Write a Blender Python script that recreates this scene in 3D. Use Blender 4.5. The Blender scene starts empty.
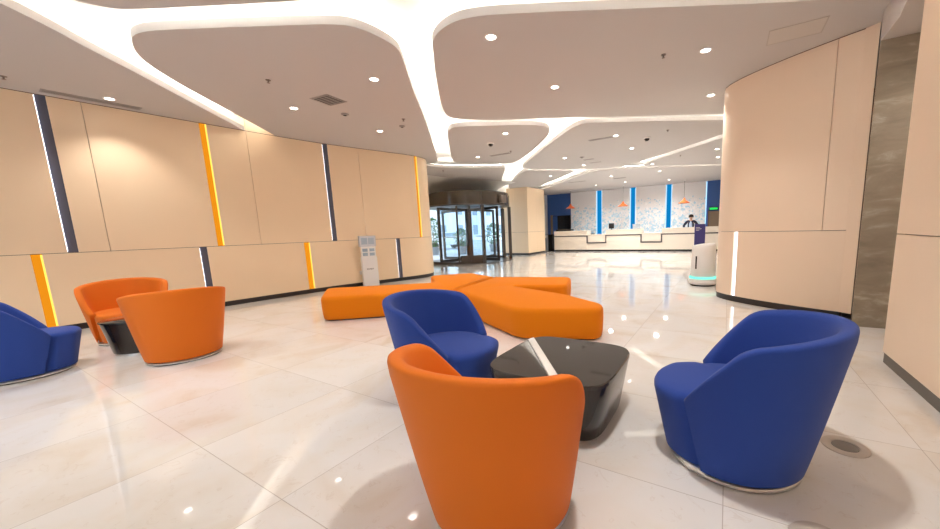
import bpy, bmesh, math, random
from math import sin, cos, pi, radians, atan2, hypot
from mathutils import Vector, Matrix, noise

random.seed(7)
SC = bpy.context.scene
COL = SC.collection
H = 3.64          # ceiling height
CAMH = 1.35

# ------------------------------------------------------------------ materials
def nmat(name):
    m = bpy.data.materials.new(name); m.use_nodes = True
    nt = m.node_tree; nt.nodes.clear()
    out = nt.nodes.new('ShaderNodeOutputMaterial')
    return m, nt, out

def pbr(name, col, rough=0.5, metal=0.0, spec=0.5, coat=0.0, sheen=0.0, bump=0.0, bscale=200.0, vary=0.0, vscale=3.0, emit=None, estr=0.0):
    m, nt, out = nmat(name)
    b = nt.nodes.new('ShaderNodeBsdfPrincipled')
    nt.links.new(b.outputs[0], out.inputs[0])
    b.inputs['Base Color'].default_value = (*col, 1)
    b.inputs['Roughness'].default_value = rough
    b.inputs['Metallic'].default_value = metal
    b.inputs['Specular IOR Level'].default_value = spec
    b.inputs['Coat Weight'].default_value = coat
    b.inputs['Sheen Weight'].default_value = sheen
    if emit:
        b.inputs['Emission Color'].default_value = (*emit, 1)
        b.inputs['Emission Strength'].default_value = estr
    tc = nt.nodes.new('ShaderNodeTexCoord')
    if bump > 0:
        n = nt.nodes.new('ShaderNodeTexNoise'); n.inputs['Scale'].default_value = bscale
        n.inputs['Detail'].default_value = 2
        nt.links.new(tc.outputs['Object'], n.inputs['Vector'])
        bp = nt.nodes.new('ShaderNodeBump'); bp.inputs['Strength'].default_value = bump
        bp.inputs['Distance'].default_value = 0.002
        nt.links.new(n.outputs['Fac'], bp.inputs['Height'])
        nt.links.new(bp.outputs[0], b.inputs['Normal'])
    if vary > 0:
        n = nt.nodes.new('ShaderNodeTexNoise'); n.inputs['Scale'].default_value = vscale
        n.inputs['Detail'].default_value = 5
        nt.links.new(tc.outputs['Object'], n.inputs['Vector'])
        mx = nt.nodes.new('ShaderNodeMix'); mx.data_type = 'RGBA'
        mx.inputs['A'].default_value = (*[c * (1 - vary) for c in col], 1)
        mx.inputs['B'].default_value = (*[min(1, c * (1 + vary)) for c in col], 1)
        nt.links.new(n.outputs['Fac'], mx.inputs['Factor'])
        nt.links.new(mx.outputs['Result'], b.inputs['Base Color'])
    return m

def emis(name, col, s):
    m, nt, out = nmat(name)
    e = nt.nodes.new('ShaderNodeEmission')
    e.inputs[0].default_value = (*col, 1); e.inputs[1].default_value = s
    nt.links.new(e.outputs[0], out.inputs[0])
    return m

def glass(name, tint, refl=0.08, rough=0.0):
    m, nt, out = nmat(name)
    t = nt.nodes.new('ShaderNodeBsdfTransparent'); t.inputs[0].default_value = (*tint, 1)
    g = nt.nodes.new('ShaderNodeBsdfGlossy'); g.inputs['Roughness'].default_value = rough
    f = nt.nodes.new('ShaderNodeFresnel'); 
    gm = nt.nodes.new('ShaderNodeNewGeometry'); ior = nt.nodes.new('ShaderNodeMapRange')   # same reflectance from either side of the pane
    ior.inputs['To Min'].default_value = 1.45; ior.inputs['To Max'].default_value = 1 / 1.45
    nt.links.new(gm.outputs['Backfacing'], ior.inputs['Value']); nt.links.new(ior.outputs[0], f.inputs['IOR'])
    mx = nt.nodes.new('ShaderNodeMixShader')
    nt.links.new(f.outputs[0], mx.inputs[0]); nt.links.new(t.outputs[0], mx.inputs[1]); nt.links.new(g.outputs[0], mx.inputs[2])
    nt.links.new(mx.outputs[0], out.inputs[0])
    return m

def floor_mat():
    m, nt, out = nmat('polished_marble')
    N = nt.nodes.new; L = nt.links.new
    b = N('ShaderNodeBsdfPrincipled'); L(b.outputs[0], out.inputs[0])
    tc = N('ShaderNodeTexCoord'); sep = N('ShaderNodeSeparateXYZ'); L(tc.outputs['Object'], sep.inputs[0])
    def math(op, a, bb=None, v=None):
        n = N('ShaderNodeMath'); n.operation = op
        for i, q in enumerate((a, bb)):
            if q is None: continue
            if isinstance(q, (int, float)): n.inputs[i].default_value = q
            else: L(q, n.inputs[i])
        return n.outputs[0]
    fx = math('FRACT', math('ADD', sep.outputs['X'], 0.963 + 20.5)); fy = math('FRACT', math('ADD', sep.outputs['Y'], -0.81 + 20.5))
    dx = math('ABSOLUTE', math('SUBTRACT', fx, 0.5)); dy = math('ABSOLUTE', math('SUBTRACT', fy, 0.5))
    d = math('MINIMUM', dx, dy)
    line = math('LESS_THAN', d, 0.0022)
    # per tile tone
    ix = math('FLOOR', math('ADD', sep.outputs['X'], 0.963 + 20.0)); iy = math('FLOOR', math('ADD', sep.outputs['Y'], -0.81 + 20.0))
    cmb = N('ShaderNodeCombineXYZ'); L(ix, cmb.inputs[0]); L(iy, cmb.inputs[1])
    wn = N('ShaderNodeTexWhiteNoise'); wn.noise_dimensions = '2D'; L(cmb.outputs[0], wn.inputs['Vector'])
    # veins, shifted per tile
    sh = N('ShaderNodeVectorMath'); sh.operation = 'MULTIPLY_ADD'
    L(wn.outputs['Color'], sh.inputs[0]); sh.inputs[1].default_value = (6, 6, 6); L(tc.outputs['Object'], sh.inputs[2])
    n1 = N('ShaderNodeTexNoise'); n1.inputs['Scale'].default_value = 1.3; n1.inputs['Detail'].default_value = 7; n1.inputs['Distortion'].default_value = 1.2
    L(sh.outputs[0], n1.inputs['Vector'])
    r1 = N('ShaderNodeValToRGB'); L(n1.outputs['Fac'], r1.inputs[0])
    cr = r1.color_ramp; cr.elements[0].position = 0.30; cr.elements[0].color = (0.72, 0.645, 0.56, 1)
    cr.elements[1].position = 0.56; cr.elements[1].color = (0.80, 0.78, 0.76, 1)
    e = cr.elements.new(0.42); e.color = (0.78, 0.74, 0.69, 1)
    # fine dark vein flecks
    n2 = N('ShaderNodeTexNoise'); n2.inputs['Scale'].default_value = 6; n2.inputs['Detail'].default_value = 8; n2.inputs['Distortion'].default_value = 2.5
    L(sh.outputs[0], n2.inputs['Vector'])
    fl = math('SUBTRACT', 1.0, math('MULTIPLY', math('ABSOLUTE', math('SUBTRACT', n2.outputs['Fac'], 0.36)), 40.0))
    fl = math('MULTIPLY', math('MAXIMUM', fl, 0.0), 0.22)
    mx = N('ShaderNodeMix'); mx.data_type = 'RGBA'; L(fl, mx.inputs['Factor']); L(r1.outputs[0], mx.inputs['A']); mx.inputs['B'].default_value = (0.52, 0.40, 0.30, 1)
    tone = math('ADD', math('MULTIPLY', wn.outputs['Value'], 0.05), 0.96)
    ml = N('ShaderNodeVectorMath'); ml.operation = 'SCALE'; L(mx.outputs['Result'], ml.inputs[0]); L(tone, ml.inputs['Scale'])
    m2 = N('ShaderNodeMix'); m2.data_type = 'RGBA'; L(math('MULTIPLY', line, 0.6), m2.inputs['Factor']); L(ml.outputs[0], m2.inputs['A']); m2.inputs['B'].default_value = (0.35, 0.29, 0.24, 1)
    L(m2.outputs['Result'], b.inputs['Base Color'])
    b.inputs['Roughness'].default_value = 0.035
    b.inputs['Specular IOR Level'].default_value = 0.55
    return m

def marble_mat():
    m, nt, out = nmat('grey_brown_marble')
    N = nt.nodes.new; L = nt.links.new
    b = N('ShaderNodeBsdfPrincipled'); L(b.outputs[0], out.inputs[0])
    tc = N('ShaderNodeTexCoord'); mp = N('ShaderNodeMapping'); mp.inputs['Scale'].default_value = (1, 1, 2.6); mp.inputs['Rotation'].default_value = (0, .35, 0)
    L(tc.outputs['Object'], mp.inputs[0])
    n = N('ShaderNodeTexNoise'); n.inputs['Scale'].default_value = 2.6; n.inputs['Detail'].default_value = 11; n.inputs['Roughness'].default_value = .62; n.inputs['Distortion'].default_value = .5
    L(mp.outputs[0], n.inputs['Vector'])
    r = N('ShaderNodeValToRGB'); L(n.outputs['Fac'], r.inputs[0])
    r.color_ramp.elements[0].position = .3; r.color_ramp.elements[0].color = (.24, .205, .16, 1)
    r.color_ramp.elements[1].position = .75; r.color_ramp.elements[1].color = (.58, .52, .43, 1)
    e = r.color_ramp.elements.new(.55); e.color = (.33, .285, .22, 1)
    L(r.outputs[0], b.inputs['Base Color']); b.inputs['Roughness'].default_value = .15
    return m

def mosaic_mat():
    m, nt, out = nmat('white_panel_blue_flecks')
    N = nt.nodes.new; L = nt.links.new
    b = N('ShaderNodeBsdfPrincipled'); L(b.outputs[0], out.inputs[0])
    tc = N('ShaderNodeTexCoord'); sep = N('ShaderNodeSeparateXYZ'); L(tc.outputs['Object'], sep.inputs[0])
    v = N('ShaderNodeTexVoronoi'); v.inputs['Scale'].default_value = 12.0; v.distance = 'MANHATTAN'
    cm = N('ShaderNodeCombineXYZ'); L(sep.outputs['X'], cm.inputs[0]); L(sep.outputs['Z'], cm.inputs[1]); L(cm.outputs[0], v.inputs['Vector'])
    sc = N('ShaderNodeSeparateColor'); L(v.outputs['Color'], sc.inputs[0])
    mr = N('ShaderNodeMapRange'); L(sep.outputs['Z'], mr.inputs['Value'])
    mr.inputs['From Min'].default_value = 0.9; mr.inputs['From Max'].default_value = 3.0; mr.inputs['To Min'].default_value = 0.85; mr.inputs['To Max'].default_value = 0.0
    lt = N('ShaderNodeMath'); lt.operation = 'LESS_THAN'; L(sc.outputs[0], lt.inputs[0]); L(mr.outputs[0], lt.inputs[1])
    r = N('ShaderNodeValToRGB'); L(sc.outputs[1], r.inputs[0]); r.color_ramp.interpolation = 'CONSTANT'
    r.color_ramp.elements[0].color = (.50, .74, .90, 1); r.color_ramp.elements[1].position = .4; r.color_ramp.elements[1].color = (.96, .97, 1, 1)
    e = r.color_ramp.elements.new(.75); e.color = (.62, .80, .92, 1)
    mx = N('ShaderNodeMix'); mx.data_type = 'RGBA'; L(lt.outputs[0], mx.inputs['Factor']); mx.inputs['A'].default_value = (.88, .88, .91, 1); L(r.outputs[0], mx.inputs['B'])
    L(mx.outputs['Result'], b.inputs['Base Color']); b.inputs['Roughness'].default_value = .4
    return m

M = dict(
    floor=floor_mat(), marble=marble_mat(), mosaic=mosaic_mat(),
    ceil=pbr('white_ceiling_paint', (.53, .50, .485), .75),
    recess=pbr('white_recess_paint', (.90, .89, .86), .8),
    panel=pbr('beige_laminate', (.92, .715, .49), .38, vary=.03, vscale=1.2),
    panel_r=pbr('beige_laminate_pale', (.91, .73, .56), .38, vary=.03, vscale=1.2),
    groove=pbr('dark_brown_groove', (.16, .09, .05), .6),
    base=pbr('black_baseboard', (.02, .018, .018), .35),
    steelblue=pbr('dark_blue_steel', (.10, .10, .135), .5, metal=.2),
    led=emis('warm_white_led', (1.0, .95, .86), 20),
    lens=emis('downlight_lens', (1, .95, .88), 12),
    slotled=emis('cool_white_slot_led', (.90, .92, 1.0), 3.0),
    slotwhite=emis('white_slot_led', (.92, .93, 1.0), 1.6),
    slotorange=emis('orange_slot_panel', (1.0, .34, .012), .55),
    slotyellow=emis('yellow_slot_led', (1.0, .62, .10), 1.1),
    bluestrip=emis('blue_wall_light', (.004, .17, .42), .8),
    paleblue=emis('pale_blue_led', (.42, .74, 1.0), .9),
    bluefab=pbr('royal_blue_fabric', (.022, .058, .285), .85, spec=.2, sheen=.12, bump=.5, bscale=350),
    orangefab=pbr('orange_upholstery', (.72, .165, .008), .62, spec=.25, sheen=.03, bump=.25, bscale=300),
    orangeott=pbr('orange_bench_fabric', (.78, .215, .004), .8, spec=.15, sheen=.03, bump=.4, bscale=300),
    silver=pbr('brushed_silver', (.75, .73, .70), .28, metal=1),
    black=pbr('black_gloss', (.018, .016, .015), .10),
    blacktop=pbr('black_tabletop_glass', (.035, .03, .026), .04, spec=.6),
    tableside=pbr('dark_brown_gloss', (.03, .022, .018), .14),
    white=pbr('white_plastic', (.82, .80, .78), .35),
    stone=pbr('white_stone_inlay', (.85, .82, .77), .25, vary=.08, vscale=20),
    counter=pbr('cream_counter_panel', (.80, .72, .62), .35, vary=.03),
    counterline=pbr('charcoal_trim', (.09, .075, .08), .4),
    navy=pbr('navy_blue_paint', (.035, .11, .36), .5),
    dark=pbr('dark_doorway', (.012, .012, .016), .2),
    brown=pbr('brown_door_veneer', (.23, .16, .10), .3, vary=.15, vscale=4),
    doorframe=pbr('bronze_door_metal', (.10, .085, .075), .3, metal=.5),
    canopy=pbr('dark_bronze_glass_band', (.07, .055, .04), .08, spec=.8),
    doorglass=glass('door_glass', (.93, .97, .99)),
    winglass=glass('window_glass', (.95, .97, .98)),
    vent=pbr('grey_vent_metal', (.33, .30, .28), .5),
    ventdark=pbr('dark_vent_gap', (.05, .045, .04), .8),
    sprk=pbr('bronze_sprinkler', (.25, .20, .17), .4, metal=.6),
    pendant=pbr('orange_pendant_metal', (.72, .16, .04), .4),
    skin=pbr('skin', (.62, .38, .27), .6), hair=pbr('black_hair', (.015, .012, .012), .6),
    suit=pbr('navy_suit', (.02, .025, .06), .8), shirt=pbr('pale_blue_shirt', (.50, .62, .80), .8),
    teal=emis('teal_light_ring', (.25, .95, .72), .8),
    purple=pbr('purple_sign', (.055, .045, .22), .4),
    green=emis('green_exit_light', (.02, .75, .12), .8),
    screen=pbr('grey_blue_screen', (.42, .50, .58), .2),
    leaf=pbr('green_leaves', (.06, .18, .05), .6, vary=.4, vscale=6),
    pave=pbr('street_paving', (.55, .58, .62), .7, vary=.1, vscale=2),
    facade=pbr('street_building', (.80, .85, .90), .6, vary=.08), facadeglass=pbr('street_building_window', (.30, .38, .46), .1),
    car=pbr('white_car_paint', (.8, .83, .86), .2, coat=.5), tyre=pbr('black_tyre', (.02, .02, .02), .7),
    pot=pbr('grey_planter', (.35, .36, .38), .6),
)

# ------------------------------------------------------------------ mesh helpers
def link(name, me, mat, parent=None):
    o = bpy.data.objects.new(name, me); COL.objects.link(o)
    if mat is not None and not me.materials: me.materials.append(mat)
    if parent is not None: o.parent = parent
    return o

class MB:
    def __init__(s): s.bm = bmesh.new()
    def box(s, x0, x1, y0, y1, z0, z1, rot=0.0, c=None):
        p = [(x0, y0, z0), (x1, y0, z0), (x1, y1, z0), (x0, y1, z0), (x0, y0, z1), (x1, y0, z1), (x1, y1, z1), (x0, y1, z1)]
        if rot:
            cx, cy = c or ((x0 + x1) / 2, (y0 + y1) / 2)
            p = [(cx + (x - cx) * cos(rot) - (y - cy) * sin(rot), cy + (x - cx) * sin(rot) + (y - cy) * cos(rot), z) for x, y, z in p]
        v = [s.bm.verts.new(q) for q in p]
        for f in ((0, 3, 2, 1), (4, 5, 6, 7), (0, 1, 5, 4), (1, 2, 6, 5), (2, 3, 7, 6), (3, 0, 4, 7)):
            s.bm.faces.new([v[i] for i in f])
        return s
    def rings(s, rings, cap0=True, cap1=True, closed=True):
        R = [[s.bm.verts.new(p) for p in r] for r in rings]
        n = len(R[0])
        for a, b in zip(R[:-1], R[1:]):
            for i in range(n if closed else n - 1):
                j = (i + 1) % n
                s.bm.faces.new((a[i], a[j], b[j], b[i]))
        if cap0: s.bm.faces.new(list(reversed(R[0])))
        if cap1: s.bm.faces.new(R[-1])
        return R
    def prism(s, poly, z0, z1):
        s.rings([[(x, y, z0) for x, y in poly], [(x, y, z1) for x, y in poly]]); return s
    def lathe(s, prof, c=(0, 0, 0), seg=32):
        s.rings([[(c[0] + r * cos(2 * pi * k / seg), c[1] + r * sin(2 * pi * k / seg), c[2] + z) for k in range(seg)] for r, z in prof]); return s
    def tube(s, pts, r, seg=8):
        P = [Vector(p) for p in pts]; rings = []
        for i, p in enumerate(P):
            t = (P[min(i + 1, len(P) - 1)] - P[max(i - 1, 0)]).normalized()
            a = t.orthogonal().normalized() if abs(t.z) > .9 else t.cross(Vector((0, 0, 1))).normalized()
            b = t.cross(a).normalized()
            rings.append([tuple(p + a * r * cos(2 * pi * k / seg) + b * r * sin(2 * pi * k / seg)) for k in range(seg)])
        s.rings(rings); return s
    def build(s, name, mat, parent=None, smooth=False, bevel=0.0, seg=2, angle=40):
        bmesh.ops.recalc_face_normals(s.bm, faces=s.bm.faces[:])
        me = bpy.data.meshes.new(name); s.bm.to_mesh(me); s.bm.free()
        o = link(name, me, mat, parent)
        if smooth:
            me.polygons.foreach_set('use_smooth', [True] * len(me.polygons))
            me.set_sharp_from_angle(angle=radians(angle))
        if bevel:
            b = o.modifiers.new('bevel', 'BEVEL'); b.width = bevel; b.segments = seg; b.limit_method = 'ANGLE'; b.angle_limit = radians(40)
            me.polygons.foreach_set('use_smooth', [True] * len(me.polygons))
            w = o.modifiers.new('wn', 'WEIGHTED_NORMAL'); w.keep_sharp = True
        return o

def tag(o, label, cat, group=None):
    o['label'] = label; o['category'] = cat
    if group: o['group'] = group
    return o
def struct(o, kind='structure'):
    o['kind'] = kind; return o
def thing(name, loc, label, cat, group=None, rz=0.0):
    o = bpy.data.objects.new(name, None); COL.objects.link(o); o.location = loc; o.rotation_euler = (0, 0, rz)
    o.empty_display_size = .1
    return tag(o, label, cat, group)
def copy_tree(o, parent=None):
    c = o.copy(); COL.objects.link(c)
    if parent is not None: c.parent = parent
    for ch in o.children: copy_tree(ch, c)
    return c

def spline(P, n=12):
    out = []
    for i in range(len(P) - 1):
        p0, p1, p2, p3 = P[max(i - 1, 0)], P[i], P[i + 1], P[min(i + 2, len(P) - 1)]
        for k in range(n):
            t = k / n
            out.append(tuple(.5 * ((2 * p1[d]) + (-p0[d] + p2[d]) * t + (2 * p0[d] - 5 * p1[d] + 4 * p2[d] - p3[d]) * t * t + (-p0[d] + 3 * p1[d] - 3 * p2[d] + p3[d]) * t ** 3) for d in (0, 1)))
    out.append(tuple(P[-1])); return out
def chaikin(P, it=2):
    for _ in range(it):
        Q = []
        for i in range(len(P)):
            a, b = P[i], P[(i + 1) % len(P)]
            Q += [(.75 * a[0] + .25 * b[0], .75 * a[1] + .25 * b[1]), (.25 * a[0] + .75 * b[0], .25 * a[1] + .75 * b[1])]
        P = Q
    return P
def fillet(P, r, tight=()):
    out = []; n = len(P)
    for i in range(n):
        a, b, c = Vector(P[i - 1]), Vector(P[i]), Vector(P[(i + 1) % n])
        u, v = (a - b), (c - b); lu, lv = u.length, v.length; u /= lu; v /= lv
        d = min(.02 if i in tight else r, lu * .45, lv * .45)
        p, q = b + u * d, b + v * d
        for k in range(7):
            t = k / 6; w_ = p * (1 - t) ** 2 + b * 2 * t * (1 - t) + q * t * t; out.append((w_.x, w_.y))
    return out
def area2(P): return sum(P[i][0] * P[(i + 1) % len(P)][1] - P[(i + 1) % len(P)][0] * P[i][1] for i in range(len(P)))
def inset(P, d):
    """offset a closed counter-clockwise polygon inwards"""
    n = len(P); out = []
    for i in range(n):
        a, b, c = P[i - 1], P[i], P[(i + 1) % n]
        e1 = Vector((b[0] - a[0], b[1] - a[1])); e2 = Vector((c[0] - b[0], c[1] - b[1]))
        if e1.length < 1e-9: e1 = e2
        if e2.length < 1e-9: e2 = e1
        n1 = Vector((-e1.y, e1.x)).normalized(); n2 = Vector((-e2.y, e2.x)).normalized()
        m = n1 + n2
        m = m.normalized() if m.length > 1e-6 else n1
        k = d / max(.5, m.dot(n1))
        out.append((b[0] + m.x * k, b[1] + m.y * k))
    return out

class Path:
    def __init__(s, P, side):
        s.P = spline(P); s.side = side; s.S = [0]
        for a, b in zip(s.P[:-1], s.P[1:]): s.S.append(s.S[-1] + hypot(b[0] - a[0], b[1] - a[1]))
        s.L = s.S[-1]
    def at(s, q, off=0.0):
        q = min(max(q, 0), s.L - 1e-6); i = 0
        lo, hi = 0, len(s.S) - 1
        while hi - lo > 1:
            mid = (lo + hi) // 2
            if s.S[mid] <= q: lo = mid
            else: hi = mid
        i = lo; t = (q - s.S[i]) / (s.S[i + 1] - s.S[i]); a, b = s.P[i], s.P[i + 1]
        def tan(j):
            u, v = s.P[max(j - 1, 0)], s.P[min(j + 1, len(s.P) - 1)]
            d = Vector((v[0] - u[0], v[1] - u[1])); return d.normalized()
        d = (tan(i) * (1 - t) + tan(i + 1) * t).normalized()
        nx, ny = (d.y, -d.x) if s.side > 0 else (-d.y, d.x)
        return (a[0] + (b[0] - a[0]) * t + nx * off, a[1] + (b[1] - a[1]) * t + ny * off)
    def slab(s, mb, s0, s1, z0, z1, o0, o1):
        """curved board between arc lengths, heights and offsets (towards the room is positive)"""
        n = max(1, int((s1 - s0) / .12)); R = []
        for k in range(n + 1):
            q = s0 + (s1 - s0) * k / n
            f = s.at(q, o1); b = s.at(q, o0)
            R.append([(*b, z0), (*f, z0), (*f, z1), (*b, z1)])
        mb.rings(R); return mb

# ------------------------------------------------------------------ camera
cam = bpy.data.cameras.new('camera'); co = bpy.data.objects.new('camera', cam); COL.objects.link(co)
F, CX, CY = 356.627, 519.774, 283.505
right = Vector((0.8657488, 0.49925017, -0.03504695)); down = Vector((0.04352273, -0.14486414, -0.98849388)); fwd = Vector((-0.49858279, 0.85426205, -0.14714468))
mtx = Matrix((right, -down, -fwd)).transposed().to_4x4(); mtx.translation = Vector((0, 0, CAMH))
co.matrix_world = mtx
cam.sensor_fit = 'HORIZONTAL'; cam.sensor_width = 36; cam.lens = F * 36 / 940
cam.shift_x = (470 - CX) / 940; cam.shift_y = (CY - 264.5) / 940
cam.clip_start = .05; cam.clip_end = 300
SC.camera = co

# ------------------------------------------------------------------ room shell
struct(MB().box(-12.4, 3.2, -5, 23, -.12, 0).build('floor', M['floor']))
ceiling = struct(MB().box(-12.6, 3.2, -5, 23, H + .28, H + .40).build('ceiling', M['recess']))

WL = Path([(-9.56, -4.5), (-9.29, -1.0), (-9.13, 1.06), (-9.06, 2.2), (-8.97, 3.4), (-8.87, 4.6), (-8.74, 5.5), (-8.55, 6.3), (-8.33, 7.1), (-8.17, 7.7), (-8.12, 8.1), (-8.2, 8.5), (-8.5, 8.85), (-9.0, 9.05), (-9.8, 9.2), (-10.75, 9.3)], 1)
RC = Path([(2.2, 5.95), (1.44, 6.235), (1.2, 6.35), (.9, 6.52), (.55, 6.75), (.2, 7.03), (-.03, 7.28), (-.145, 7.52), (-.12, 7.8), (0, 8.1), (.3, 8.4), (1, 8.8), (3.0, 9.6)], -1)

def panel_wall(path, name, mat, mid, ups, los, s_end, s_start=0.0):
    """ups / los: list of (s0, s1, kind); kind 'seam' | 'dark' | 'orange' | 'white'"""
    mb = MB(); path.slab(mb, s_start, s_end, 0, H + .28, -.16, -.045)
    w = struct(mb.build(name, M['groove'], smooth=True, angle=30))
    for feats, z0, z1 in ((ups, mid + .004, H + .28), (los, .10, mid - .004)):
        cur = s_start
        for a, b, kind in feats + [(s_end, s_end, None)]:
            g = .004 if kind == 'seam' else 0
            mb = MB(); path.slab(mb, cur, a - g, z0, z1, -.044, 0)
            mb.build('wall_panel', mat, w, smooth=True, angle=30)
            cur = b + g
            if kind in (None, 'seam'): continue
            if kind == 'dark':
                mb = MB(); path.slab(mb, a + .003, b, z0, min(z1, H), -.044, -.022); mb.build('metal_strip', M['steelblue'], w, smooth=True)
                mb = MB(); path.slab(mb, a, a + .006, z0 + .02, min(z1, H) - .02, -.0215, -.004); mb.build('light_strip', M['slotled'], w)
            elif kind == 'orange':
                mb = MB(); path.slab(mb, a, b, z0, min(z1, H), -.044, -.022); mb.build('orange_strip', M['slotorange'], w, smooth=True)
                mb = MB(); path.slab(mb, b - .02, b, z0 + .01, min(z1, H) - .01, -.0215, -.016); mb.build('light_strip', M['slotyellow'], w)
            elif kind == 'white':
                mb = MB(); path.slab(mb, a, b, z0, z1, -.044, -.03); mb.build('light_strip', M['slotwhite'], w)
    mb = MB(); path.slab(mb, s_start, s_end, 0, .098, -.044, -.012)
    mb.build('baseboard', M['base'], w, smooth=True)
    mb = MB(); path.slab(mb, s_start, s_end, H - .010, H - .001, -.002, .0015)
    mb.build('painted_shadow_line', M['groove'], w, smooth=True)  # flush dark strip painting in the shadow line where wall meets ceiling
    return w

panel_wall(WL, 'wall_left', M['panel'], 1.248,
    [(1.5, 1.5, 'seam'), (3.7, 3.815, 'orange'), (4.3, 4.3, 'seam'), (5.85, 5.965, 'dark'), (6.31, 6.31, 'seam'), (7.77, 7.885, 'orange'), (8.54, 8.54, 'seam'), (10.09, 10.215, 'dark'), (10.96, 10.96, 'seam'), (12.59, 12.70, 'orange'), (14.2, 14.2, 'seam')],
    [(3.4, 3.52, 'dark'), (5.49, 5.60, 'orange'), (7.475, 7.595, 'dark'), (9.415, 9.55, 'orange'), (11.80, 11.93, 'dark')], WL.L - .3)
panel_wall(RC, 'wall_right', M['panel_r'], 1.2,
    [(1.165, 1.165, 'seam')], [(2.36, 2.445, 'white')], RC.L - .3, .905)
MB().prism([(1.350, 6.268), (1.462, 6.185), (1.476, 6.26), (1.40, 6.34)], .10, H + .28).build('trim_1', M['panel_r'])['kind'] = 'structure'
# end reveal of the curved wall and the marble pier behind it
MB().prism([(1.41, 5.9), (3.1, 5.9), (3.1, 6.3), (1.478, 6.22)], 0, 3.34).build('wall_pier', M['marble'])['kind'] = 'structure'
nw = struct(MB().box(1.36, 3.1, -4.6, 4.46, 0, H + .28).build('wall_near', M['groove']))
for y0, y1 in ((-4.6, -2.4), (-2.394, -.2), (-.194, 2.1), (2.106, 4.5)):
    MB().box(1.317, 1.36, y0, y1, 1.204, H + .28).build('wall_panel', M['panel_r'], nw)
for y0, y1 in ((-4.6, -1.0), (-.994, 4.5)):
    MB().box(1.317, 1.36, y0, y1, .10, 1.196).build('wall_panel', M['panel_r'], nw)
MB().box(1.36, 3.1, 4.46, 4.5, .10, H + .28).build('wall_panel', M['panel_r'], nw)
MB().box(1.325, 1.36, -4.6, 4.49, 0, .098).build('baseboard', pbr('grey_baseboard', (.10, .085, .07), .4), nw)
struct(MB().box(3.05, 3.2, -5, 23, 0, H + .28).build('wall_side', M['panel_r']))
# bulkhead over the passage by the marble pier
struct(MB().prism([(1.33, 4.4), (1.345, 5.0), (1.40, 5.35), (1.412, 5.9), (1.48, 6.225), (3.1, 6.3), (3.1, 4.4)], 3.335, H + .1).build('ceiling_bulkhead', M['ceil']))

# far reception wall
fw = struct(MB().box(-12.5, 3.1, 22.42, 22.6, 0, H + .28).build('wall_far', M['navy']))
MB().box(-12.3, -10.72, 22.3, 22.42, 0, H + .28).build('wall_panel', M['white'], fw)
for x0, x1 in ((-8.95, -7.25), (-6.87, -5.17), (-4.82, -3.16), (-2.82, -1.12)):
    MB().box(x0, x1, 22.3, 22.40, 0, H + .1).build('wall_panel', M['mosaic'], fw)
    MB().box(x1, x1 + .05, 22.36, 22.40, .3, H - .02).build('light_strip', M['paleblue'], fw)
    if x0 > -8: MB().box(x0 - .05, x0, 22.36, 22.40, .3, H - .02).build('light_strip', M['paleblue'], fw)
for x0, x1 in ((-7.2, -6.92), (-5.12, -4.87), (-3.11, -2.87)):
    MB().box(x0, x1, 22.36, 22.41, 0, H + .1).build('blue_light_panel', M['bluestrip'], fw)
d2 = struct(MB().box(-10.33, -9.0, 22.36, 22.43, 0, 2.24).build('door_2', M['dark']))
MB().box(-10.42, -10.27, 22.30, 22.40, 0, 2.28).build('door_frame', M['brown'], d2)
MB().box(-10.27, -9.95, 22.33, 22.39, 0, 2.2).build('door_leaf', M['navy'], d2)
d3 = struct(MB().box(-.98, .2, 22.36, 22.43, 0, 2.02).build('door_3', M['brown']))
MB().box(-.98, -.92, 22.33, 22.40, 0, 2.05).build('door_frame', M['groove'], d3)
ex = MB().box(-.95, -.48, 22.28, 22.41, 2.06, 2.24).build('exit_sign', M['dark'])
tag(ex, 'green glowing exit sign box above the brown door beside the reception wall', 'exit sign')
MB().box(-.90, -.53, 22.272, 22.29, 2.10, 2.20).build('sign_face', M['green'], ex)

# entrance wall with its opening for the drum
ew = struct(MB().box(-12.6, -10.72, 9.25, 9.4, 0, H + .28).build('wall_entrance', M['panel']))
fl = [(-12.3, 9.42), (-12.25, 10.5), (-12.1, 12.4), (-11.6, 13.6), (-11.05, 14.8), (-10.75, 15.7)]
sec = [(0, 2.97), (.08, 3.10), (.28, 3.27), (.60, 3.42), (1.0, 3.54), (1.45, 3.61), (1.9, 3.645), (1.9, 3.70), (-.2, 3.70), (-.2, 2.97)]   # coved soffit sweeping up to the ceiling
mb = MB(); mb.rings([[(x + dx, y - dx * .25, z) for dx, z in sec] for x, y in fl]); mb.build('fascia', M['recess'], ew, smooth=True, angle=35)
MB().box(-10.95, -10.70, 15.7, 22.5, 2.96, H + .28).build('fascia', M['recess'], ew)
MB().box(-10.95, -10.70, 19.2, 22.5, 0, 2.97).build('wall_panel', M['white'], ew)
MB().box(-12.2, -12.0, 9.5, 12.4, 0, 2.97).build('wall_panel', M['panel'], ew)

# unseen window wall added behind the viewpoint to let in daylight fill
w1 = struct(MB().box(-9.9, 3.1, -4.9, -4.7, 2.2, H + .28).build('added_window_1', M['ceil']))
for k in range(9):
    x = -9.5 + k * 1.35
    MB().box(x - .04, x + .04, -4.85, -4.72, 0, 2.2).build('added_window_frame', M['doorframe'], w1)
    if k < 8: MB().box(x + .04, x + 1.31, -4.79, -4.778, .1, 2.2).build('added_window_pane', M['winglass'], w1)
MB().box(-9.9, 3.1, -4.85, -4.72, 0, .1).build('added_window_sill', M['doorframe'], w1)

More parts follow.
